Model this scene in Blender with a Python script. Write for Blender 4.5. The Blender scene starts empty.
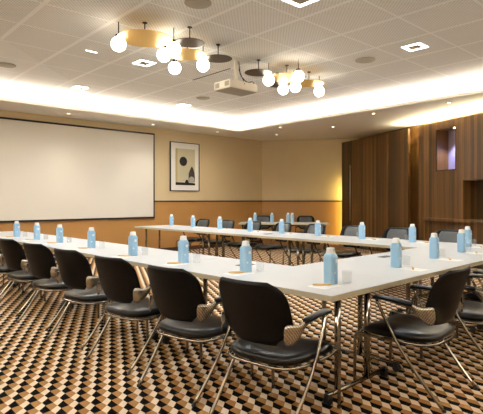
import bpy, math, random
from math import sin, cos, pi, radians, atan2, hypot
from mathutils import Matrix, Vector
random.seed(4)
S = bpy.context.scene
COL = S.collection

# ------------------------------------------------------------------ materials
def srgb(r, g, b):
    def f(v):
        v /= 255.0
        return v / 12.92 if v <= 0.04045 else ((v + 0.055) / 1.055) ** 2.4
    return (f(r), f(g), f(b), 1)

def mat(name, col, rough=0.5, metal=0.0, **kw):
    m = bpy.data.materials.new(name); m.use_nodes = True
    b = m.node_tree.nodes['Principled BSDF']
    b.inputs['Base Color'].default_value = srgb(*col)
    b.inputs['Roughness'].default_value = rough
    b.inputs['Metallic'].default_value = metal
    for k, v in kw.items():
        b.inputs[k.replace('_', ' ')].default_value = v
    return m

class NT:
    def __init__(s, m):
        s.t = m.node_tree; s.b = s.t.nodes['Principled BSDF']
    def n(s, ty, **kw):
        x = s.t.nodes.new(ty)
        for k, v in kw.items(): setattr(x, k, v)
        return x
    def l(s, a, b): s.t.links.new(a, b)
    def val(s, inp, v):
        if isinstance(v, (int, float)): inp.default_value = v
        else: s.l(v, inp)
    def m(s, op, a, b=0.0, c=None):
        x = s.n('ShaderNodeMath', operation=op)
        s.val(x.inputs[0], a); s.val(x.inputs[1], b)
        if c is not None: s.val(x.inputs[2], c)
        return x.outputs[0]
    def mix(s, fac, a, b):
        x = s.n('ShaderNodeMix', data_type='RGBA')
        s.val(x.inputs[0], fac)
        for i, v in ((6, a), (7, b)):
            if isinstance(v, tuple): x.inputs[i].default_value = v
            else: s.l(v, x.inputs[i])
        return x.outputs[2]
    def objxyz(s):
        tc = s.n('ShaderNodeTexCoord'); sp = s.n('ShaderNodeSeparateXYZ')
        s.l(tc.outputs['Object'], sp.inputs[0])
        return sp.outputs[0], sp.outputs[1], sp.outputs[2]
    def comb(s, x, y, z):
        c = s.n('ShaderNodeCombineXYZ')
        s.val(c.inputs[0], x); s.val(c.inputs[1], y); s.val(c.inputs[2], z)
        return c.outputs[0]
    def noise(s, vec, scale, detail=3):
        x = s.n('ShaderNodeTexNoise'); s.l(vec, x.inputs['Vector'])
        x.inputs['Scale'].default_value = scale; x.inputs['Detail'].default_value = detail
        return x.outputs['Fac']
    def bump(s, h, strength=0.3, dist=0.01):
        x = s.n('ShaderNodeBump'); s.val(x.inputs['Height'], h)
        x.inputs['Strength'].default_value = strength; x.inputs['Distance'].default_value = dist
        s.l(x.outputs[0], s.b.inputs['Normal'])

def paint(name, col, amp=0.05, rough=0.8):
    m = mat(name, col, rough); t = NT(m)
    x, y, z = t.objxyz()
    n = t.noise(t.comb(x, y, z), 2.0)
    c = srgb(*col); d = tuple(v * (1 - amp) for v in c[:3]) + (1,)
    t.l(t.mix(n, c, d), t.b.inputs['Base Color'])
    n2 = t.noise(t.comb(x, y, z), 180.0, 1)
    t.bump(n2, 0.08, 0.002)
    return m

def wood(name, dark, light, rough=0.4, plank=0.085):
    m = mat(name, dark, rough); t = NT(m)
    x, y, z = t.objxyz()
    xx = t.m('ADD', x, y)
    pl = t.m('FLOOR', t.m('DIVIDE', xx, plank))
    wn = t.n('ShaderNodeTexWhiteNoise', noise_dimensions='1D'); t.l(pl, wn.inputs['W'])
    zz = t.m('ADD', z, t.m('MULTIPLY', wn.outputs[0], 7.0))
    g = t.noise(t.comb(t.m('MULTIPLY', xx, 26.0), 0.0, t.m('MULTIPLY', zz, 0.7)), 1.0, 5)
    g2 = t.noise(t.comb(t.m('MULTIPLY', xx, 110.0), 0.0, t.m('MULTIPLY', zz, 2.0)), 1.0, 2)
    f = t.m('ADD', t.m('MULTIPLY', g, 0.75), t.m('MULTIPLY', wn.outputs[0], 0.55))
    f = t.m('ADD', f, t.m('MULTIPLY', g2, 0.2))
    f = t.m('SUBTRACT', f, 0.30)
    f.node.use_clamp = True
    t.l(t.mix(f, srgb(*dark), srgb(*light)), t.b.inputs['Base Color'])
    t.bump(g2, 0.15, 0.002)
    return m

M = {}
M['wall'] = paint('cream wall paint', (218, 198, 158))
M['dado'] = paint('ochre wall covering', (184, 136, 76), 0.12, 0.6)
M['rail'] = mat('dark rail', (60, 32, 22), 0.45)
M['soffit'] = paint('soffit paint', (234, 227, 214), 0.03)
M['white'] = paint('white paint', (235, 228, 214), 0.03)
M['darkwall'] = paint('rear wall paint', (120, 100, 76), 0.08)
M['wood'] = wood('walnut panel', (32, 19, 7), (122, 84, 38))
M['wood_dark'] = wood('dark walnut panel', (34, 21, 9), (92, 64, 31))  # darker walnut tone for some boards and the recess back
M['screen'] = mat('projection cloth', (236, 230, 218), 0.9)
M['black'] = mat('black frame', (26, 22, 20), 0.45)
M['blackmetal'] = mat('black metal', (30, 24, 18), 0.35, 0.6)
M['leather'] = mat('black leather', (7, 8, 10), 0.3, 0.0, Specular_IOR_Level=0.28)
t = NT(M['leather']); x, y, z = t.objxyz(); t.bump(t.noise(t.comb(x, y, z), 160.0, 2), 0.12, 0.002)
M['cushion'] = mat('sheen grey leather', (66, 70, 74), 0.38)  # reflected sheen of the chair fronts put into the base colour
M['backshell'] = mat('black back upholstery', (7, 6, 6), 0.45, 0.0, Specular_IOR_Level=0.12)
M['chrome'] = mat('chrome', (146, 138, 128), 0.15, 1.0)
M['steel'] = mat('brushed steel', (200, 196, 190), 0.3, 1.0)
M['nichegrey'] = mat('light-tinted niche lining', (150, 142, 166), 0.35)  # lavender carries the cool niche light, put into the lining colour
M['bracket'] = mat('cast aluminium', (176, 170, 160), 0.25, 1.0)
t = NT(M['bracket']); x, y, z = t.objxyz()
f = t.m('GREATER_THAN', t.m('SINE', t.m('MULTIPLY', t.m('ADD', y, t.m('MULTIPLY', z, .6)), 420.0)), 0.1)
t.l(t.mix(f, srgb(184, 178, 170), srgb(140, 134, 126)), t.b.inputs['Base Color'])
M['top'] = mat('white laminate', (200, 203, 205), 0.38)
t = NT(M['top']); x, y, z = t.objxyz()
t.l(t.mix(t.noise(t.comb(x, y, z), 3.0), srgb(204, 207, 209), srgb(197, 200, 202)), t.b.inputs['Base Color'])
M['edge'] = mat('laminate edge', (186, 176, 150), 0.5)
M['plastic'] = mat('black plastic', (16, 16, 17), 0.5)
M['blue'] = mat('pale blue carton', (156, 198, 230), 0.42)
M['cap'] = mat('white cap', (240, 240, 238), 0.4)
M['paper'] = mat('paper', (246, 244, 240), 0.8)
M['pen'] = mat('beech pen', (214, 180, 128), 0.5)
M['glass'] = mat('clear glass', (205, 210, 210), 0.03, 0.0, Alpha=0.09)
M['gold'] = mat('brushed brass', (240, 206, 128), 0.42, 1.0)
M['bronze'] = mat('dark bronze', (70, 58, 44), 0.4, 0.8)
M['projector'] = mat('projector shell', (226, 218, 200), 0.45)
M['grey'] = mat('grey grille', (120, 116, 108), 0.6)
M['grille'] = paint('speaker grille', (176, 166, 148), 0.1)
M['artpaper'] = paint('art print cream', (214, 208, 178), 0.12)
M['artdark'] = mat('art dark brown', (30, 22, 16), 0.8)
M['artplum'] = mat('art plum grey', (62, 52, 50), 0.8)
M['artgrey'] = mat('art pale grey', (176, 172, 160), 0.8)
M['artsand'] = mat('art sand', (196, 180, 130), 0.8)

def emit(name, col, s):
    m = mat(name, col, 0.5)
    b = m.node_tree.nodes['Principled BSDF']
    b.inputs['Emission Color'].default_value = srgb(*col)
    b.inputs['Emission Strength'].default_value = s
    return m
M['globe'] = emit('lit opal globe', (255, 246, 228), 10.0)
M['led'] = emit('lit diffuser', (255, 250, 240), 7.0)
M['spot'] = emit('lit spot lens', (255, 236, 200), 9.0)

# carpet: three-colour rhombus weave
def carpet():
    m = mat('rhombus carpet', (150, 120, 90), 0.95, 0.0, Specular_IOR_Level=0.05); t = NT(m)
    x, y, z = t.objxyz()
    # lattice: row vector r, column vector c; three zigzag columns of quads per row step
    rx, ry, cx, cy = .0615, -.1085, -.0567, -.1100
    det = rx * cy - ry * cx
    px = t.m('SUBTRACT', x, 1.52); py = t.m('SUBTRACT', y, 3.19)
    al = t.m('ADD', t.m('MULTIPLY', px, cy / det), t.m('MULTIPLY', py, -cx / det))
    be = t.m('ADD', t.m('MULTIPLY', px, -ry / det), t.m('MULTIPLY', py, rx / det))
    fa = t.m('FRACT', al)
    ro, ka, pr, pq = .42, .73, .49, .74
    def strip(a0, a1, b0, b1):
        tt = t.m('DIVIDE', t.m('SUBTRACT', fa, a0), a1 - a0)
        w = t.m('FRACT', t.m('SUBTRACT', t.m('SUBTRACT', be, b0), t.m('MULTIPLY', tt, b1 - b0)))
        return t.m('LESS_THAN', w, t.m('SUBTRACT', 1.0, tt))
    f1, f2, f3 = strip(0, ro, 0, pr), strip(ro, ka, pr, pq), strip(ka, 1, pq, 1)
    s1 = t.m('LESS_THAN', fa, ro); s3 = t.m('GREATER_THAN', fa, ka)
    s2 = t.m('SUBTRACT', t.m('SUBTRACT', 1.0, s1), s3)
    dark = t.m('ADD', t.m('MULTIPLY', s1, f1), t.m('MULTIPLY', s3, t.m('SUBTRACT', 1.0, f3)))
    tan_ = t.m('ADD', t.m('MULTIPLY', s1, t.m('SUBTRACT', 1.0, f1)), t.m('MULTIPLY', s2, f2))
    n = t.noise(t.comb(x, y, 0.0), 1.6, 2)
    tanc = t.mix(n, srgb(172, 134, 84), srgb(146, 102, 60))
    base = t.mix(tan_, srgb(222, 204, 180), tanc)
    base = t.mix(dark, base, srgb(5, 4, 4))
    nf = t.noise(t.comb(x, y, 0.0), 260.0, 1)
    base = t.mix(t.m('MULTIPLY', nf, 0.05), base, srgb(50, 36, 28))
    t.l(base, t.b.inputs['Base Color'])
    t.bump(nf, 0.4, 0.004)
    return m
M['carpet'] = carpet()

def ceiling_mat():
    m = mat('perforated ceiling tiles', (205, 196, 176), 0.85); t = NT(m)
    x, y, z = t.objxyz()
    T = 0.785
    def near(a, off, half):
        q = t.m('MODULO', t.m('ADD', a, 10 * T - off + T / 2), T)
        return t.m('LESS_THAN', t.m('ABSOLUTE', t.m('SUBTRACT', q, T / 2)), half)
    bar = t.m('MAXIMUM', near(x, 2.67, 0.026), near(y, 2.84, 0.014))
    p = 0.034
    def frac(a):
        return t.m('SUBTRACT', t.m('MODULO', t.m('ADD', a, 100 * p), p), p / 2)
    a_ = frac(t.m('MULTIPLY', t.m('ADD', x, y), 0.7071)); b_ = frac(t.m('MULTIPLY', t.m('SUBTRACT', x, y), 0.7071))
    r = t.m('SQRT', t.m('ADD', t.m('MULTIPLY', a_, a_), t.m('MULTIPLY', b_, b_)))
    hole = t.m('LESS_THAN', r, 0.0088)
    hole = t.m('MULTIPLY', hole, t.m('SUBTRACT', 1.0, bar))
    base = t.mix(bar, srgb(238, 236, 230), srgb(251, 249, 244))
    base = t.mix(hole, base, srgb(204, 199, 188))
    t.l(base, t.b.inputs['Base Color'])
    t.bump(bar, 0.5, 0.006)
    return m
M['ceiling'] = ceiling_mat()

# ------------------------------------------------------------------ mesh tools
class MB:
    def __init__(s): s.v = []; s.f = []; s.sm = []
    def add(s, vs, fs, smooth=False):
        o = len(s.v); s.v += [tuple(q) for q in vs]
        s.f += [tuple(i + o for i in f) for f in fs]; s.sm += [smooth] * len(fs)
        return s
    def box(s, x0, x1, y0, y1, z0, z1):
        vs = [(x, y, z) for z in (z0, z1) for y in (y0, y1) for x in (x0, x1)]
        return s.add(vs, [(0, 2, 3, 1), (4, 5, 7, 6), (0, 1, 5, 4), (2, 6, 7, 3), (0, 4, 6, 2), (1, 3, 7, 5)])
    def prism(s, poly, z0, z1):
        n = len(poly)
        vs = [(p[0], p[1], z0) for p in poly] + [(p[0], p[1], z1) for p in poly]
        fs = [tuple(range(n - 1, -1, -1)), tuple(range(n, 2 * n))]
        fs += [(i, (i + 1) % n, (i + 1) % n + n, i + n) for i in range(n)]
        return s.add(vs, fs)
    def rings(s, rings, caps=True, smooth=True):
        n = len(rings[0]); vs = [p for r in rings for p in r]; fs = []
        for k in range(len(rings) - 1):
            for i in range(n):
                j = (i + 1) % n
                fs.append((k * n + i, k * n + j, (k + 1) * n + j, (k + 1) * n + i))
        s.add(vs, fs, smooth)
        if caps:
            o = len(s.v) - len(vs)
            s.f.append(tuple(o + i for i in range(n - 1, -1, -1))); s.sm.append(False)
            e = o + (len(rings) - 1) * n
            s.f.append(tuple(e + i for i in range(n))); s.sm.append(False)
        return s
    def lathe(s, prof, c=(0, 0, 0), n=24, caps=True, sx=1, sy=1):
        rs = [[(c[0] + r * sx * cos(2 * pi * i / n), c[1] + r * sy * sin(2 * pi * i / n), c[2] + z) for i in range(n)] for r, z in prof]
        return s.rings(rs, caps)
    def superlathe(s, prof, c=(0, 0, 0), n=32, p=4.0):
        """prof: (half_x, half_y, z)"""
        rs = []
        for hx, hy, z in prof:
            r = []
            for i in range(n):
                a = 2 * pi * i / n; ca, sa = cos(a), sin(a)
                r.append((c[0] + hx * math.copysign(abs(ca) ** (2 / p), ca), c[1] + hy * math.copysign(abs(sa) ** (2 / p), sa), c[2] + z))
            rs.append(r)
        return s.rings(rs)
    def tube(s, pts, r, n=8):
        pts = [Vector(p) for p in pts]; rs = []
        up = None
        for i, p in enumerate(pts):
            if i == 0: d = pts[1] - p
            elif i == len(pts) - 1: d = p - pts[-2]
            else: d = (pts[i + 1] - p).normalized() + (p - pts[i - 1]).normalized()
            d.normalize()
            if up is None:
                up = Vector((0, 0, 1)) if abs(d.z) < 0.9 else Vector((1, 0, 0))
            a = d.cross(up); a.normalize(); b = a.cross(d); b.normalize(); up = b
            rs.append([tuple(p + a * (r * cos(2 * pi * k / n)) + b * (r * sin(2 * pi * k / n))) for k in range(n)])
        return s.rings(rs)
    def sphere(s, c, r, n=24, m=14):
        prof = [(max(r * sin(pi * k / m), 1e-4), -r * cos(pi * k / m)) for k in range(m + 1)]
        return s.lathe(prof, c, n)
    def build(s, name, material, parent=None, bevel=0, loc=None, rotz=0):
        me = bpy.data.meshes.new(name); me.from_pydata(s.v, [], s.f)
        me.polygons.foreach_set('use_smooth', s.sm); me.materials.append(material); me.update()
        o = bpy.data.objects.new(name, me); COL.objects.link(o)
        if parent: o.parent = parent
        if loc is not None: o.location = loc
        o.rotation_euler.z = rotz
        if bevel:
            b = o.modifiers.new('bevel', 'BEVEL'); b.width = bevel; b.segments = 2; b.limit_method = 'ANGLE'
        return o

def smooth_path(pts, k=6):
    P = [Vector(p) for p in pts]; out = []
    for i in range(len(P) - 1):
        p0 = P[max(i - 1, 0)]; p1 = P[i]; p2 = P[i + 1]; p3 = P[min(i + 2, len(P) - 1)]
        for j in range(k):
            t = j / k
            out.append(0.5 * ((2 * p1) + (p2 - p0) * t + (2 * p0 - 5 * p1 + 4 * p2 - p3) * t * t + (3 * p1 - p0 - 3 * p2 + p3) * t ** 3))
    out.append(P[-1]); return out

def thing(name, label, cat, loc=(0, 0, 0), rotz=0, group=None):
    o = bpy.data.objects.new(name, None); COL.objects.link(o)
    o.location = loc; o.rotation_euler = (0, 0, rotz); o.empty_display_size = 0.1
    return tag(o, label, cat, group)
def tag(o, label, cat, group=None):
    o['label'] = label; o['category'] = cat
    if group: o['group'] = group
    return o
def struct(o):
    o['kind'] = 'structure'; return o
def dup(root, loc, rotz, label, group=None):
    def cp(o, par):
        c = o.copy(); COL.objects.link(c)
        if par: c.parent = par
        for ch in list(o.children): cp(ch, c)
        return c
    r = cp(root, None); r.location = loc; r.rotation_euler = (0, 0, rotz)
    r['label'] = label
    if group: r['group'] = group
    return r
ORD = ['nearest the camera', 'second nearest the camera', 'third nearest the camera', 'fourth nearest the camera', 'fifth from the near end',
       'sixth from the near end', 'seventh from the near end', 'farthest from the camera']

# ------------------------------------------------------------------ room shell
ZS, ZC = 3.20, 3.45         # soffit, raised ceiling
struct(MB().box(-2.6, 13.2, -2.6, 11.2, -0.05, 0).build('floor', M['carpet']))
struct(MB().box(-2.6, 10.62, 10.6, 10.75, 0, 3.6).build('wall_front', M['wall']))
def wall_seg(name, a, b, z0, z1, th, material, side=1):
    d = Vector((b[0] - a[0], b[1] - a[1])); L = d.length; ang = atan2(d.y, d.x)
    y0, y1 = (0, th) if side > 0 else (-th, 0)
    return struct(MB().box(0, L, y0, y1, z0, z1).build(name, material, loc=(a[0], a[1], 0), rotz=ang))
C1, C2 = (10.55, 10.6), (12.30, 8.267)
wall_seg('wall_corner', C1, C2, 0, 3.6, 0.12, M['wall'])
wall_seg('wall_right', (12.30, 8.267), (9.93, 3.19), 0, 3.6, 0.12, M['wood'])
wall_seg('wall_side', (9.93, 3.19), (9.93, -2.6), 0, 3.6, 0.12, M['darkwall'])
struct(MB().box(-2.6, 10.1, -2.75, -2.6, 0, 3.6).build('wall_back', M['wall']))
struct(MB().box(-2.75, -2.6, -2.75, 10.75, 0, 3.6).build('wall_left', M['wall']))
# ochre lower walls, rail, skirting
TX0, TX1, TY0, TY1 = -1.5, 8.63, -1.5, 9.55
struct(MB().box(-2.6, 10.55, 10.585, 10.6, 0, 1.30).build('trim_1', M['dado']))
struct(MB().box(-2.6, 10.55, 10.57, 10.6, 1.30, 1.335).build('trim_2', M['rail']))
wall_seg('trim_3', C1, C2, 0, 1.30, 0.015, M['dado'], -1)
wall_seg('trim_4', C1, C2, 1.30, 1.335, 0.03, M['rail'], -1)
struct(MB().box(-2.6, 10.54, 10.57, 10.585, 0, 0.10).build('baseboard_front', M['rail']))
# ceilings
struct(MB().box(TX0 - 0.32, TX1 + 0.32, TY0 - 0.32, TY1 + 0.32, ZC, ZC + 0.05).build('ceiling', M['ceiling']))
sf = MB()
for x0, x1, y0, y1 in ((-2.6, 13.2, TY1, 11.0), (TX1, 13.2, -2.6, TY1), (-2.6, TX1, -2.6, TY0), (-2.6, TX0, TY0, TY1)):
    sf.box(x0, x1, y0, y1, ZS, ZS + 0.03)
struct(sf.build('ceiling_soffit', M['soffit']))
r = MB()
e = 0.32
r.box(TX0 - e, TX1 + e, TY1 + e, TY1 + e + .03, ZS + .03, ZC + .05); r.box(TX1 + e, TX1 + e + .03, TY0 - e, TY1 + e + .03, ZS + .03, ZC + .05)
r.box(TX0 - e, TX1 + e, TY0 - e - .03, TY0 - e, ZS + .03, ZC + .05); r.box(TX0 - e - .03, TX0 - e, TY0 - e, TY1 + e + .03, ZS + .03, ZC + .05)
struct(r.build('trim_5', M['white']))
r = MB()   # small lip on the tray edge that hides the light strips
r.box(TX0, TX1 + .02, TY1, TY1 + .02, ZS + .03, ZS + .06); r.box(TX1, TX1 + .02, TY0, TY1, ZS + .03, ZS + .06)
struct(r.build('trim_6', M['white']))
struct(MB().box(5.0, 5.02, 5.75, 6.75, ZC - .006, ZC).build('trim_7', M['black']))

# ------------------------------------------------------------------ projection screen and picture
t_ = thing('projection_screen', 'large white wall projection screen in a thin black frame', 'projection screen', (4.66, 10.56, 0.885))
MB().box(-1.93, 1.93, 0, .02, .03, 2.14).build('screen_surface', M['screen'], t_)
fr = MB(); fr.box(-1.96, 1.96, -.012, .022, 0, .04); fr.box(-1.96, 1.96, -.012, .022, 2.13, 2.17)
fr.box(-1.96, -1.93, -.012, .022, .03, 2.13); fr.box(1.93, 1.96, -.012, .022, .03, 2.13)
fr.build('frame', M['black'], t_)

t_ = thing('framed_picture', 'abstract framed print with dark disc and pear shape on cream', 'picture', (7.585, 10.555, 1.59))
fr = MB(); w, h = .48, 1.31
fr.box(-w, w, 0, .04, 0, .02); fr.box(-w, w, 0, .04, h - .02, h); fr.box(-w, -w + .02, 0, .04, .02, h - .02); fr.box(w - .02, w, 0, .04, .02, h - .02)
fr.build('frame', M['black'], t_)
MB().box(-w + .02, w - .02, .014, .035, .02, h - .02).build('mat_board', M['paper'], t_)
art = MB().box(-.31, .33, .010, .014, .16, 1.14).build('print', M['artpaper'], t_)
def flat(poly, y, nm, m_):
    n = len(poly)
    vs = [(p[0], y, p[1]) for p in poly] + [(p[0], y + .002, p[1]) for p in poly]
    fs = [tuple(range(n)), tuple(range(2 * n - 1, n - 1, -1))] + [(i, i + n, (i + 1) % n + n, (i + 1) % n) for i in range(n)]
    MB().add(vs, fs).build(nm, m_, art)
circ = lambda cx, cz, rx, rz, n=24: [(cx + rx * cos(2 * pi * i / n), cz + rz * sin(2 * pi * i / n)) for i in range(n)]
flat([(-.31, .16), (-.25, .16), (-.25, 1.14), (-.31, 1.14)], .0085, 'sand_band', M['artsand'])
flat(circ(-.06, .80, .125, .125), .008, 'painted_disc', M['artdark'])
flat([(.10, .16), (.33, .16), (.33, .60), (.10, .60)] and [(.11, .30), (.12, .48), (.17, .60), (.22, .68), (.27, .62), (.31, .50), (.325, .36), (.32, .26), (.24, .22), (.14, .24)], .007, 'painted_pear', M['artplum'])
flat(circ(.215, .31, .095, .09), .006, 'painted_pebble', M['artgrey'])
flat([(-.31, .16), (.33, .16), (.33, .215), (.12, .23), (.09, .30), (.03, .31), (-.01, .23), (-.31, .235)], .005, 'painted_bar', M['artdark'])

# ------------------------------------------------------------------ wooden partition and cabinets
A1 = atan2(-.9261, -.3779)
t_ = thing('folding_partition', 'tall dark walnut folding partition of wide vertical boards', 'partition', (11.72, 8.46, 0), A1)
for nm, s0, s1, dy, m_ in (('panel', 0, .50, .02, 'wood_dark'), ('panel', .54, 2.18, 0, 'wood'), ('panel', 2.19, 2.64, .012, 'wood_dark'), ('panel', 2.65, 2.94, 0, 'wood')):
    MB().box(s0, s1, dy, dy + .07, 0.01, 3.05).build(nm, M[m_], t_, .003)
MB().box(.505, .535, .0, .05, 0.01, 3.05).build('edge_strip', M['blackmetal'], t_)
MB().tube([(.52, -.03, .75), (.52, -.03, 2.35)], .012).box(.515, .525, -.03, 0, .8, .82).box(.515, .525, -.03, 0, 2.28, 2.3).build('pull_handle', M['steel'], t_)

A2 = atan2(-.918, -.3965)
t_ = thing('wall_cabinet', 'fitted walnut wall cabinet with lit display niche and counter', 'cabinet', (10.42, 5.37, 0), A2)
tl = MB(); D = .36
tl.box(0, .56, 0, D, .93, 3.05).box(1.15, 1.195, 0, D, .93, 3.05).box(.56, 1.15, 0, D, .93, 1.99).box(.56, 1.15, 0, D, 2.88, 3.05)
tl.box(0, .21, 0.0, D, 0.01, .93)
tl.build('tall_panel', M['wood'], t_)
MB().box(1.20, 1.33, 0.0, D, .93, 3.05).build('side_panel', M['wood'], t_)
MB().box(1.335, 1.615, 0, D, 1.75, 3.05).build('door', M['wood'], t_, .002)
MB().box(1.62, 2.25, 0, D, 1.75, 3.05).build('door', M['wood'], t_, .002)
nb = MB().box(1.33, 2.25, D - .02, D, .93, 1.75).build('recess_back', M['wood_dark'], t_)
nb = MB().box(.56, 1.15, D - .02, D, 1.99, 2.88).build('niche_back', M['nichegrey'], t_)
MB().box(.50 + .06, .60, -.008, .0, 1.99, 2.88).box(1.13, 1.15, -.008, 0, 1.99, 2.88).box(.56, 1.15, -.008, 0, 1.975, 1.995).build('niche_trim', M['bronze'], nb)
MB().lathe([(.035, 0), (.035, .02)], (1.02, .10, 2.858)).build('niche_spot', M['spot'], t_)
MB().box(.21, 2.25, -.14, D, .90, .955).build('countertop', M['wood'], t_, .004)
MB().box(.22, .85, .03, D, .06, .895).build('base_door', M['wood'], t_, .003)
MB().box(.855, 1.55, .03, D, .06, .895).build('base_door', M['wood'], t_, .003)
MB().box(1.555, 2.25, .03, D, .06, .895).build('base_door', M['wood'], t_, .003)
MB().box(.22, 2.25, .03, D, 0.0, .06).build('plinth', M['black'], t_)

# ------------------------------------------------------------------ tables
UA = radians(1.6); UO = (2.47, 1.85)
def U(u, v): return (UO[0] + u * cos(UA) - v * sin(UA), UO[1] + u * sin(UA) + v * cos(UA))
TH = 0.74
def make_table(L, W, label, group=None):
    """long axis local y, top centred on origin"""
    t_ = thing('folding_table', label, 'table', group=group)
    MB().box(-W / 2, W / 2, -L / 2, L / 2, TH - .004, TH).build('tabletop', M['top'], t_)
    MB().box(-W / 2 + .001, W / 2 - .001, -L / 2 + .001, L / 2 - .001, TH - .038, TH - .004).build('edge_band', M['edge'], t_)
    MB().box(-.035, .035, -L / 2 + .15, L / 2 - .15, TH - .085, TH - .045).build('crossbeam', M['blackmetal'], t_)
    for s in (-1, 1):
        y = s * (L / 2 - .09)
        lg = MB()
        for x in (-.25, .12):
            lg.tube([(x, y, .055), (x, y, TH - .05)], .022, 10)
        lg.tube([(-W / 2 + .07, y, .06), (W / 2 - .07, y, .06)], .017, 8)
        lg.box(-W / 2 + .12, W / 2 - .12, y - .02, y + .02, TH - .06, TH - .038)
        lo = lg.build('leg', M['chrome'], t_)
        for x in (-W / 2 + .08, W / 2 - .08):
            c = MB()
            ring = lambda yy, r: [(x + r * cos(2 * pi * k / 16), yy, .028 + r * sin(2 * pi * k / 16)) for k in range(16)]
            c.rings([ring(y - .02, .028), ring(y - .006, .028)]); c.rings([ring(y + .006, .028), ring(y + .02, .028)])
            c.box(x - .014, x + .014, y - .022, y + .022, .045, .07)
            c.build('caster', M['plastic'], lo)
    return t_
GT = 'white meeting tables of the U layout'
def place(t_, u, v, rot=0):
    p = U(u, v); t_.location = (p[0], p[1], 0); t_.rotation_euler.z = UA + rot
LA = 8.1 / 4
a0 = make_table(LA - .004, .88, 'white-topped table at the near corner where two rows meet', GT)
place(a0, .44, LA / 2)
for k, lb in ((1, 'white table second from the near corner in the row left of it'), (2, 'white table third from the near corner in the left row'), (3, 'white table at the far left end of the near row, below the screen')):
    p = U(.44, LA * (k + .5)); dup(a0, (p[0], p[1], 0), UA, lb)
LB = (4.4 - .884) / 2
b0 = make_table(LB - .004, 1.06, 'white table right of the near corner, middle of the cross row', GT)
place(b0, .884 + LB / 2, .53, -pi / 2)
p = U(.884 + LB * 1.5, .53); dup(b0, (p[0], p[1], 0), UA - pi / 2, 'white table at the right edge where cross row meets far row')
LC = (7.9 - 1.066) / 3
c0 = make_table(LC - .004, 1.02, 'white table of the far row next to the cross row', GT)
place(c0, 3.89, 1.066 + LC / 2)
for k, lb in ((1, 'white table in the middle of the far row'), (2, 'white table at the far left end of the far row, near the picture')):
    p = U(3.89, 1.066 + LC * (k + .5)); dup(c0, (p[0], p[1], 0), UA, lb)
DA = atan2(.655, .755)      # outward normal of the detached side table
d0 = make_table(2.35, .8, 'small separate pale table beyond the far row, before the corner wall')
DC = (9.50, 8.72); d0.location = (DC[0], DC[1], 0); d0.rotation_euler.z = DA

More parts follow.
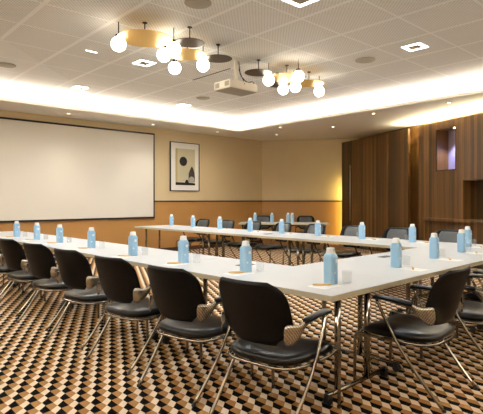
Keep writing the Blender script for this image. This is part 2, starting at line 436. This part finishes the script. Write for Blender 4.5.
# ------------------------------------------------------------------ chairs   (local: faces +y)
def make_chair(label, group):
    t_ = thing('armchair', label, 'chair', group=group)
    s = MB()
    prof = [(.17, .17, .385), (.245, .235, .388), (.270, .258, .402), (.277, .263, .422), (.270, .256, .442), (.23, .22, .456), (.13, .12, .461), (.02, .02, .463)]
    rs = []
    for hx, hy, z in prof:
        ring = []
        for i in range(36):
            a = 2 * pi * i / 36; ca, sa = cos(a), sin(a); p = 3.6
            x = hx * math.copysign(abs(ca) ** (2 / p), ca); y = hy * math.copysign(abs(sa) ** (2 / p), sa)
            x *= 1 + .06 * (y / .24)           # slightly wider at the front
            zz = z - (.028 * max(0, (y - .13) / .11) ** 2 if z > .41 else 0) - .015 * (1 if z > .45 else 0) * (1 - abs(x) / .25)
            ring.append((x, y * 1.09 + .03, zz))
        rs.append(ring)
    s.rings(rs); s.build('seat', M['leather'], t_)
    # backrest shell
    outl = []   # (z, half width)
    for k in range(15):
        q = k / 14; z = .51 + .38 * q
        if q < .38: w = .165 + .095 * sin(q / .38 * pi / 2)
        else:
            g = (q - .38) / .62; w = .26 * (1 - .04 * g ** 2.0)
        if q > .62: w *= math.sqrt(max(0.0, 1 - ((q - .62) / .38) ** 3.2 * .55))
        if q < .08: w *= .9
        outl.append((z, w))
    nx = 14; fr_, bk_ = [], []
    for z, w in outl:
        q = (z - .51) / .38
        for i in range(nx + 1):
            x = w * (2 * i / nx - 1)
            yb = -.255 - .12 * q + 1.15 * x * x
            e = 1 - abs(2 * i / nx - 1) ** 6
            e *= min(1, (q + .03) * 14) * min(1, (1.02 - q) * 14)
            fr_.append((x, yb + .016 * e + .006, z)); bk_.append((x, yb - .012 * e - .002, z))
    rows = len(outl); N = nx + 1; vs = fr_ + bk_; fs = []; o = rows * N
    for k in range(rows - 1):
        for i in range(nx):
            a = k * N + i
            fs.append((a + 1, a, a + N, a + N + 1)); fs.append((o + a, o + a + 1, o + a + N + 1, o + a + N))
        a = k * N; fs.append((a, o + a, o + a + N, a + N)); a = k * N + nx; fs.append((o + a, a, a + N, o + a + N))
    for i in range(nx):
        fs.append((i, i + 1, o + i + 1, o + i)); a = (rows - 1) * N + i; fs.append((a + 1, a, o + a, o + a + 1))
    br = MB().add(vs, fs, True).build('backrest', M['backshell'], t_)
    nf = 11; c0_, c1_ = [], []
    for k in range(1, rows - 1):
        for i in range(nf):
            q0 = fr_[k * N + 2 + i]; e = (1 - abs(2 * i / (nf - 1) - 1) ** 4) * min(1, (k - 1) / 2, (rows - 2 - k) / 2)
            c0_.append((q0[0], q0[1] + .004 + .018 * e, q0[2])); c1_.append((q0[0], q0[1] - .002, q0[2]))
    rr = rows - 2; vs2 = c0_ + c1_; o2 = rr * nf; fs2 = []
    for k in range(rr - 1):
        for i in range(nf - 1):
            a = k * nf + i
            fs2.append((a + 1, a, a + nf, a + nf + 1)); fs2.append((o2 + a, o2 + a + 1, o2 + a + nf + 1, o2 + a + nf))
        a = k * nf; fs2.append((a, o2 + a, o2 + a + nf, a + nf)); a = k * nf + nf - 1; fs2.append((o2 + a, a, a + nf, o2 + a + nf))
    for i in range(nf - 1):
        fs2.append((i, i + 1, o2 + i + 1, o2 + i)); a = (rr - 1) * nf + i; fs2.append((a + 1, a, o2 + a, o2 + a + 1))
    MB().add(vs2, fs2, True).build('back_cushion', M['cushion'], t_)
    for sx in (-1, 1):
        # bright metal bracket between back and arm
        path = smooth_path([(.232 * sx, -.272, .592), (.262 * sx, -.235, .590), (.284 * sx, -.185, .608), (.291 * sx, -.12, .646), (.292 * sx, .0, .656)], 5)
        rs = []
        for i, p in enumerate(path):
            q = i / (len(path) - 1); hh = .084 * (1 - q) ** 1.7 + .010
            if q < .3: hh *= math.sqrt(max(.04, 1 - (1 - q / .3) ** 2))
            d = (path[min(i + 1, len(path) - 1)] - path[max(i - 1, 0)]); nrm = Vector((d.y, -d.x, 0)).normalized() * .006
            ring = []
            for k in range(10):
                a = 2 * pi * k / 10
                ring.append(tuple(p + nrm * cos(a) + Vector((0, 0, hh * sin(a)))))
            rs.append(ring)
        MB().rings(rs).build('arm_bracket', M['bracket'], t_)
        pth = smooth_path([(.288 * sx, -.145, .656), (.292 * sx, -.04, .668), (.290 * sx, .08, .672), (.283 * sx, .155, .664)], 5)
        rs = []
        for i, p in enumerate(pth):
            q = i / (len(pth) - 1); wv = .029 * min(1, .35 + q * 4, .45 + (1 - q) * 6); hv = .017 * min(1, .5 + (1 - q) * 6)
            rs.append([tuple(p + Vector((wv * cos(2 * pi * k / 12), 0, hv * sin(2 * pi * k / 12)))) for k in range(12)])
        MB().rings(rs).build('armrest', M['leather'], t_)
        lg = MB().tube(smooth_path([(.283 * sx, .125, .655), (.285 * sx, .06, .53), (.291 * sx, -.07, .33), (.285 * sx, -.215, .15), (.272 * sx, -.345, .008)], 3), .0115, 8).build('leg', M['chrome'], t_)
        MB().lathe([(.014, 0), (.014, .014)], (.272 * sx, -.345, 0), 10).build('foot_glide', M['plastic'], lg)
        lg = MB().tube(smooth_path([(.262 * sx, .315, .008), (.266 * sx, .312, .20), (.270 * sx, .305, .345), (.270 * sx, .275, .382), (.272 * sx, .20, .386)], 4), .0115, 8).build('leg', M['chrome'], t_)
        MB().lathe([(.014, 0), (.014, .014)], (.262 * sx, .315, 0), 10).build('foot_glide', M['plastic'], lg)
    fr = MB()
    loop = []
    for i in range(33):
        a = 2 * pi * i / 32; ca, sa = cos(a), sin(a); p = 4
        x = .280 * math.copysign(abs(ca) ** (2 / p), ca); y = .285 * math.copysign(abs(sa) ** (2 / p), sa)
        loop.append((x * (1 + .05 * y / .24), y + .03, .385))
    fr.tube(loop, .010, 8)
    fr.tube([(-.25, .08, .378), (.25, .08, .378)], .008, 6); fr.tube([(-.25, -.12, .378), (.25, -.12, .378)], .008, 6)
    fr.build('seat_frame', M['chrome'], t_)
    return t_
GA, GB, GC_, GD = 'black armchairs along the near left row', 'black armchairs along the cross row', 'armchairs on the far side of the far row', 'armchairs behind the separate table'
LBL = ['black leather armchair at the near table row, closest to the near corner',
       'black leather armchair second from the near corner on the left row',
       'black leather armchair third from the near corner on the left row',
       'black leather armchair fourth from the near corner on the left row',
       'black leather armchair fifth from the near corner on the left row',
       'black leather armchair sixth from the near corner, its back cut by the left edge',
       'black leather armchair seventh in the left row, only slivers visible at the left edge',
       'black leather armchair last in the left row, nearly outside the left edge']
ch = make_chair(LBL[0], GA)
first = True
spots = [(2.21, 2.08, 8), (2.17, 2.85, 10), (2.15, 3.66, 10), (2.13, 4.49, 11), (2.12, 5.34, 12), (2.10, 6.17, 10), (2.08, 7.02, 8), (2.06, 7.87, 8)]
for i, (x, y, yaw) in enumerate(spots):
    rz = -pi / 2 + radians(yaw)
    if i == 0: ch.location = (x, y, 0); ch.rotation_euler.z = rz
    else: dup(ch, (x, y, 0), rz, LBL[i])
for i, (x, y, yaw, lb) in enumerate(((3.26, 1.73, 2, 'black leather armchair at the cross row, nearest the corner, seen from its left side'),
                            (4.14, 1.66, 0, 'black leather armchair at the right picture edge on the cross row'),
                            (4.98, 1.72, 0, 'third armchair along the cross row, mostly beyond the right edge'))):
    dup(ch, (x, y, 0), radians(yaw), lb, GB)
CY = [3.25, 4.12, 4.95, 5.80, 6.62, 7.45, 8.28, 9.15]
for i, y in enumerate(CY):
    x = 6.98 - .028 * (y - 3.25)
    dup(ch, (x, y, 0), pi / 2 + radians(random.uniform(-4, 4)), 'black armchair on the far side of the far row, ' + ['first', 'second', 'third', 'fourth', 'fifth', 'sixth', 'seventh', 'eighth'][i] + ' from the right', GC_)
n = Vector((.755, .655))
for i, (x, y) in enumerate(((9.88, 9.88), (10.74, 9.00))):
    dup(ch, (x - n.x * .27, y - n.y * .27, 0), atan2(-n.y, -n.x) - pi / 2, 'armchair behind the separate table, ' + ['on the left', 'on the right'][i], GD)

# ------------------------------------------------------------------ bottles, glasses, paper, pens
def make_bottle(label, group):
    t_ = thing('water_bottle', label, 'bottle', group=group)
    b = MB(); h = .047; c = .014
    def ring(h, c, z): return [(h, -h + c, z), (h, h - c, z), (h - c, h, z), (-h + c, h, z), (-h, h - c, z), (-h, -h + c, z), (-h + c, -h, z), (h - c, -h, z)]
    b.rings([ring(.039, .012, 0), ring(.0415, .012, .006), ring(.0415, .012, .198), ring(.038, .013, .212), ring(.033, .013, .222)], True, False)
    b.build('carton_body', M['blue'], t_)
    MB().lathe([(.031, .221), (.034, .224), (.034, .235), (.031, .238), (.031, .256), (.027, .263), (.01, .265)], n=20).build('cap', M['cap'], t_)
    MB().box(-.002, .022, -.0423, -.0413, .155, .18).build('label_patch', M['cap'], t_)
    MB().lathe([(.008, 0), (.008, .001)], n=14).build('printed_drop', M['cap'], t_, loc=(-.012, -.0413, .085)).rotation_euler.x = pi / 2
    return t_
def tumbler(label, group):
    g = MB().lathe([(.030, 0), (.034, .002), (.038, .09), (.0365, .09), (.0325, .010), (.002, .008)], n=24, caps=True)
    return tag(g.build('drinking_glass', M['glass']), label, 'glass', group)
def sheet(label, group):
    return tag(MB().box(-.08, .08, -.11, .11, 0, .0015).build('paper_sheet', M['paper']), label, 'paper', group)
def pen(label, group):
    t_ = thing('wooden_pen', label, 'pen', group=group)
    b = MB()
    ringx = lambda x, r: [(x, r * cos(2 * pi * k / 12), .0095 + r * sin(2 * pi * k / 12)) for k in range(12)]
    b.rings([ringx(-.072, .005), ringx(-.05, .0085), ringx(0, .0095), ringx(.05, .008), ringx(.066, .0045)]); b.build('barrel', M['pen'], t_)
    MB().rings([ringx(.066, .004), ringx(.078, .001)]).build('tip', M['steel'], t_)
    return t_
protos = {}
def put(kind, maker, pos, rz, label, group, z=TH):
    if kind not in protos:
        o = maker(label, group); protos[kind] = o; o.location = (pos[0], pos[1], z); o.rotation_euler.z = rz
    else: dup(protos[kind], (pos[0], pos[1], z), rz, label, group)
def rowset(pts, where, rowname, side, words, full=True):
    for i, (u, v) in enumerate(pts):
        p = U(u, v); w = words[i]
        put('b', make_bottle, p, UA + radians(random.uniform(-12, 12)), 'blue water carton with white cap, %s on the %s' % (w, where), 'water bottles on the ' + where)
        if side == 'A': g, s_, q, ra = (.11, -.065), (-.10, -.02), (-.11, -.01), radians(-40)
        elif side == 'B': g, s_, q, ra = (.17, -.01), (-.02, -.17), (-.02, -.17), radians(30)
        else: g, s_, q, ra = (.16, .16), (.02, -.19), (.02, -.19), radians(60)
        a = U(u + g[0], v + g[1]); put('g', tumbler, a, 0, 'clear drinking glass by the bottle %s on the %s' % (w, where), 'drinking glasses on the ' + where)
        a = U(u + s_[0], v + s_[1]); put('s', sheet, a, UA + (pi / 2 if side == 'A' else 0), 'white paper sheet by the bottle %s on the %s' % (w, where), 'paper sheets on the ' + where)
        a = U(u + q[0], v + q[1]); put('p', pen, a, UA + ra, 'pale wooden pen by the bottle %s on the %s' % (w, where), 'wooden pens on the ' + where, TH + .0015)
rowset([(.36, .27), (.32, 1.11), (.29, 1.94), (.26, 2.81), (.32, 3.90), (.33, 4.88), (.31, 5.66), (.29, 6.47)], 'near left row', 'A', 'A',
       ['nearest the corner', 'second from the corner', 'third from the corner', 'fourth from the corner', 'fifth from the corner', 'sixth from the corner', 'seventh from the corner', 'farthest left'])
rowset([(1.51, .37), (2.41, .42), (3.23, .46), (3.97, .67)], 'right cross row', 'B', 'B', ['leftmost', 'second from left', 'third from left', 'rightmost'])
rowset([(4.07, 1.48), (4.03, 2.29), (4.04, 3.15), (4.05, 3.97), (4.03, 4.76), (4.12, 5.75), (4.18, 6.73), (4.25, 7.65)], 'far row', 'C', 'C',
       ['rightmost', 'second from right', 'third from right', 'fourth from right', 'fifth from right', 'third from left', 'second from left', 'leftmost'])
tu = Vector((.655, -.755))
for i, (s_, o_) in enumerate(((-.68, .12), (-.28, .12), (.10, .15), (.20, .0))):
    p = Vector(DC) + tu * s_ * 1.15 + n * o_
    put('b', make_bottle, (p.x, p.y), .3, 'blue water carton on the separate back table, ' + ['leftmost', 'second from left', 'third from left, partly doubled behind another', 'rightmost'][i], 'water bottles on the separate table')
hp = None
for (u, v), lb in (((2.16, .84), 'dark cable flap set in the right cross row tabletop'), ((.62, 1.42), 'dark cable flap set in the near left row tabletop'), ((3.78, 4.05), 'dark cable flap set in the far row tabletop')):
    p = U(u, v)
    if hp is None:
        hp = thing('cable_flap', lb, 'cable flap', (p[0], p[1], TH), UA, 'cable flaps in the tabletops')
        MB().box(-.09, .09, -.045, .045, 0, .004).build('flap_frame', M['grey'], hp); MB().box(-.08, .08, -.03, .03, .004, .006).build('flap_lid', M['plastic'], hp)
    else: dup(hp, (p[0], p[1], TH), UA, lb)

# ------------------------------------------------------------------ ceiling lamps
def lamp(kind, name, loc, energy, color, size=None, size_y=None, rot=(0, 0, 0), **kw):
    l = bpy.data.lights.new(name, kind); l.energy = energy; l.color = color
    if kind == 'AREA':
        l.shape = 'RECTANGLE'; l.size = size; l.size_y = size_y
    elif size: l.shadow_soft_size = size
    for k, v in kw.items(): setattr(l, k, v)
    o = bpy.data.objects.new(name, l); o.location = loc; o.rotation_euler = rot; COL.objects.link(o)
    return o
def fixture(label, discs, globes, rods):
    ox, oy = discs[0][0], discs[0][1]
    t_ = thing('ceiling_lamp', label, 'ceiling lamp', (ox, oy, ZC), group='disc and globe ceiling lamps')
    for x, y, R, m_ in discs:
        x -= ox; y -= oy
        MB().lathe([(R * .98, -.194), (R, -.192), (R, -.190), (R * .98, -.188), (.02, -.176)], (x, y, 0), 48).build('disc', M[m_], t_)
        MB().tube([(x, y, -.17), (x, y, 0)], .007).lathe([(.03, -.008), (.03, 0)], (x, y, 0), 16).build('stem', M['blackmetal'], t_)
    for x, y in globes:
        x -= ox; y -= oy
        MB().sphere((x, y, -.262), .088).build('globe', M['globe'], t_)
        MB().lathe([(.03, -.178), (.034, -.172), (.034, -.150), (.012, -.145)], (x, y, 0), 16).tube([(x, y, -.16), (x, y, 0)], .006).build('globe_holder', M['blackmetal'], t_)
    for a, b in rods:
        MB().tube([(a[0] - ox, a[1] - oy, -.160), (b[0] - ox, b[1] - oy, -.160)], .006, 6).build('rod', M['blackmetal'], t_)
    return t_
d1 = [(2.97, 4.95, .32, 'gold'), (3.45, 4.71, .18, 'bronze'), (3.71, 5.12, .26, 'gold'), (4.12, 4.98, .19, 'bronze')]
g1 = [(2.73, 5.14), (3.32, 4.86), (3.36, 5.14), (3.80, 5.54), (4.01, 5.17)]
fixture('brass disc and opal globe ceiling lamp on the left, before the projector', d1, g1, [(g1[0], (2.97, 4.95)), ((2.97, 4.95), g1[2]), (g1[1], (3.45, 4.71)), (g1[2], (3.71, 5.12)), (g1[3], (3.71, 5.12)), (g1[4], (4.12, 4.98))])
d2 = [(5.55, 5.03, .30, 'gold'), (5.02, 5.12, .21, 'bronze'), (5.77, 5.44, .20, 'bronze'), (6.10, 5.04, .25, 'gold')]
g2 = [(5.25, 5.13), (5.87, 5.40), (5.89, 5.15), (5.42, 4.68), (6.43, 5.09)]
fixture('brass disc and opal globe ceiling lamp on the right, beyond the projector', d2, g2, [(g2[0], (5.02, 5.12)), (g2[1], (5.77, 5.44)), (g2[2], (5.77, 5.44)), (g2[3], (5.55, 5.03)), (g2[4], (6.10, 5.04))])

# projector
t_ = thing('ceiling_projector', 'white projector hanging from a ceiling pole between the lamps', 'projector', (4.755, 5.33, 0))
MB().box(-.275, .275, -.18, .18, 2.97, 3.09).build('body', M['projector'], t_, .015)
v = MB()
for k in range(6): v.box(-.2775, -.274, -.155 + k * .016, -.147 + k * .016, 2.995, 3.065)
for k in range(6): v.box(-.2775, -.274, .06 + k * .016, .068 + k * .016, 2.995, 3.065)
v.build('vent', M['grey'], t_)
MB().box(-.265, .265, -.17, .17, 2.964, 2.971).build('underside', M['grille'], t_)
MB().tube([(0, 0, 3.12), (0, 0, ZC)], .028, 14).lathe([(.09, ZC - .012), (.09, ZC)], (0, 0, 0)).build('ceiling_pole', M['white'], t_)
MB().box(-.09, .09, -.08, .08, 3.09, 3.12).build('mount_bracket', M['projector'], t_)
MB().tube([(.15, .18, 3.03), (.15, .24, 3.03)], .045, 18).build('lens', M['plastic'], t_)
MB().tube(smooth_path([(.03, -.03, 3.42), (.05, -.05, 3.22), (.14, -.09, 3.12), (.23, -.12, 3.13), (.29, -.1, 3.07), (.285, -.06, 3.02)]), .008, 6).tube(smooth_path([(.03, -.03, 3.30), (.06, -.08, 3.16), (.02, -.14, 3.11), (.0, -.185, 3.05)]), .006, 6).build('cable', M['plastic'], t_)

# recessed lights
sq = None
def square_light(x, y, s, label):
    global sq
    if sq is None:
        sq = thing('recessed_light', label, 'ceiling light', (x, y, ZC), group='square recessed ceiling lights')
        f = MB(); a, b = .13, .085
        for q in ((-a, a, -a, -b), (-a, a, b, a), (-a, -b, -b, b), (b, a, -b, b)): f.box(*q, -.006, 0)
        f.build('lit_border', M['led'], sq)
        MB().box(-b, b, -b, b, -.004, 0).build('center_plate', M['grille'], sq)
        o = sq
    else: o = dup(sq, (x, y, ZC), 0, label)
    o.scale = (s, s, 1)
square_light(3.84, 6.42, 1, 'square recessed ceiling light below the left globe lamp')
square_light(3.83, 3.27, 1.1, 'large square recessed light cut by the top edge')
square_light(6.18, 3.24, 1, 'square recessed ceiling light at the upper right')
square_light(3.80, 8.65, .9, 'small square recessed ceiling light above the projection screen')
square_light(6.2, 8.7, .9, 'small square recessed ceiling light above the framed picture')
tag(MB().box(2.91, 3.07, 6.412, 6.428, ZC - .005, ZC).build('slot_light', M['led']), 'thin lit slot in ceiling left of the lamp cluster', 'ceiling light')
sp = None
for x, y, R, lb in ((3.09, 4.07, .145, 'round ceiling speaker grille at the top edge'), (6.2, 4.04, .15, 'round ceiling speaker grille at the right'), (2.31, 7.95, .14, 'round ceiling speaker grille at the far left'), (6.05, 7.8, .14, 'round ceiling speaker grille behind the projector')):
    if sp is None:
        sp = tag(MB().lathe([(.15, 0), (.15, -.008), (.14, -.012), (.01, -.012)][::-1], (0, 0, 0), 32).build('ceiling_speaker', M['grille']), lb, 'ceiling speaker', 'round ceiling speakers'); o = sp
        sp.location = (x, y, ZC)
    else: o = dup(sp, (x, y, ZC), 0, lb)
    o.scale = (R / .15, R / .15, 1)
ds = None
SP = [(4.16, 10.04, 'above the screen on the left'), (6.29, 10.1, 'above the right end of the screen'), (8.26, 10.01, 'right of the framed picture'), (8.92, 8.31, 'below the tray corner, front'), (9.83, 9.3, 'before the corner wall'),
      (9.85, 7.36, 'near the walnut partition'), (8.97, 5.64, 'above the middle of the partition'), (9.03, 4.05, 'above the display niche')]
for x, y, w in SP:
    lb = 'small round soffit spotlight ' + w
    if ds is None:
        ds = thing('spotlight', lb, 'spotlight', (x, y, ZS), group='small soffit spotlights')
        MB().lathe([(.028, -.004), (.045, -.006), (.05, 0)], n=20).build('bezel', M['white'], ds)
        MB().lathe([(.027, -.007), (.027, -.003)], n=16).build('lens', M['spot'], ds)
    else: dup(ds, (x, y, ZS), 0, lb)
    lamp('SPOT', 'spot_beam', (x, y, ZS - .02), 24, (1, .89, .72), .04, spot_size=radians(88), spot_blend=.8)

# ------------------------------------------------------------------ lights
WARM = (1, .92, .83)
zc = ZS + .075
# cove LED strips, lying on the ledge and facing up
CW = 44.0
def cove(x0, y0, x1, y1, tilt):
    L = hypot(x1 - x0, y1 - y0); a = atan2(y1 - y0, x1 - x0)
    o = lamp('AREA', 'cove_led', ((x0 + x1) / 2, (y0 + y1) / 2, zc), CW * L, WARM, L, .04)
    o.rotation_euler = (pi + tilt, 0, a)
ci = .10
cove(TX0, TY1 + ci, TX1 + ci, TY1 + ci, 0)
cove(TX1 + ci, TY0, TX1 + ci, TY1 + ci, 0)
cove(TX0, TY0 - ci, TX1, TY0 - ci, 0)
cove(TX0 - ci, TY0, TX0 - ci, TY1, 0)
# light strip on top of the fitted cabinet
u2 = Vector((-.3965, -.918)); n2 = Vector((.918, -.3965))
c = Vector((10.42, 5.37)) + u2 * .85 + n2 * .18
lamp('AREA', 'cabinet_top_led', (c.x, c.y, 3.07), 330, (1, .90, .62), 2.9, .05, (pi, 0, A2))
# vertical strip behind the partition edge
c = Vector((11.72, 8.46)) + Vector((.9261, -.3779)) * .14 + Vector((.3779, .9261)) * -.02
o = lamp('AREA', 'vertical_led', (c.x, c.y, 0.95), 14, (1, .74, .18), .04, 1.9)
o.rotation_euler = Vector((.8, .6, 0)).to_track_quat('-Z', 'Y').to_euler()
# niche spot
np_ = Vector((10.42, 5.37)) + u2 * 1.02 + n2 * .10
lamp('SPOT', 'niche_beam', (np_.x, np_.y, 2.83), 130, (.62, .66, 1), .02, spot_size=radians(110), spot_blend=.5)
# beams of the square lights; those without a fixture are added general light
for x, y in ((3.84, 6.42), (3.83, 3.27), (6.18, 3.24), (3.8, 8.65), (6.2, 8.7), (1.4, 3.27), (1.4, 6.42), (6.2, 6.42)):
    lamp('SPOT', 'downlight_and_fill', (x, y, ZC - .03), 130, (.90, .96, 1), .10, spot_size=radians(165), spot_blend=1.0)

w = bpy.data.worlds.new('world'); S.world = w; w.use_nodes = True
w.node_tree.nodes['Background'].inputs[0].default_value = (1, .9, .75, 1); w.node_tree.nodes['Background'].inputs[1].default_value = .05

# ------------------------------------------------------------------ camera
cam = bpy.data.cameras.new('camera'); co = bpy.data.objects.new('camera', cam); COL.objects.link(co)
co.location = (0, 0, 1.35); co.rotation_euler = (pi / 2, 0, radians(-42.4))
cam.sensor_width = 36; cam.lens = 478 / 483 * 36; cam.shift_y = -7 / 483; cam.clip_start = .05
S.camera = co
vs = S.view_settings
vs.view_transform = 'Standard'; vs.look = 'None'; vs.gamma = 1; vs.use_curve_mapping = False; vs.exposure = 0.15
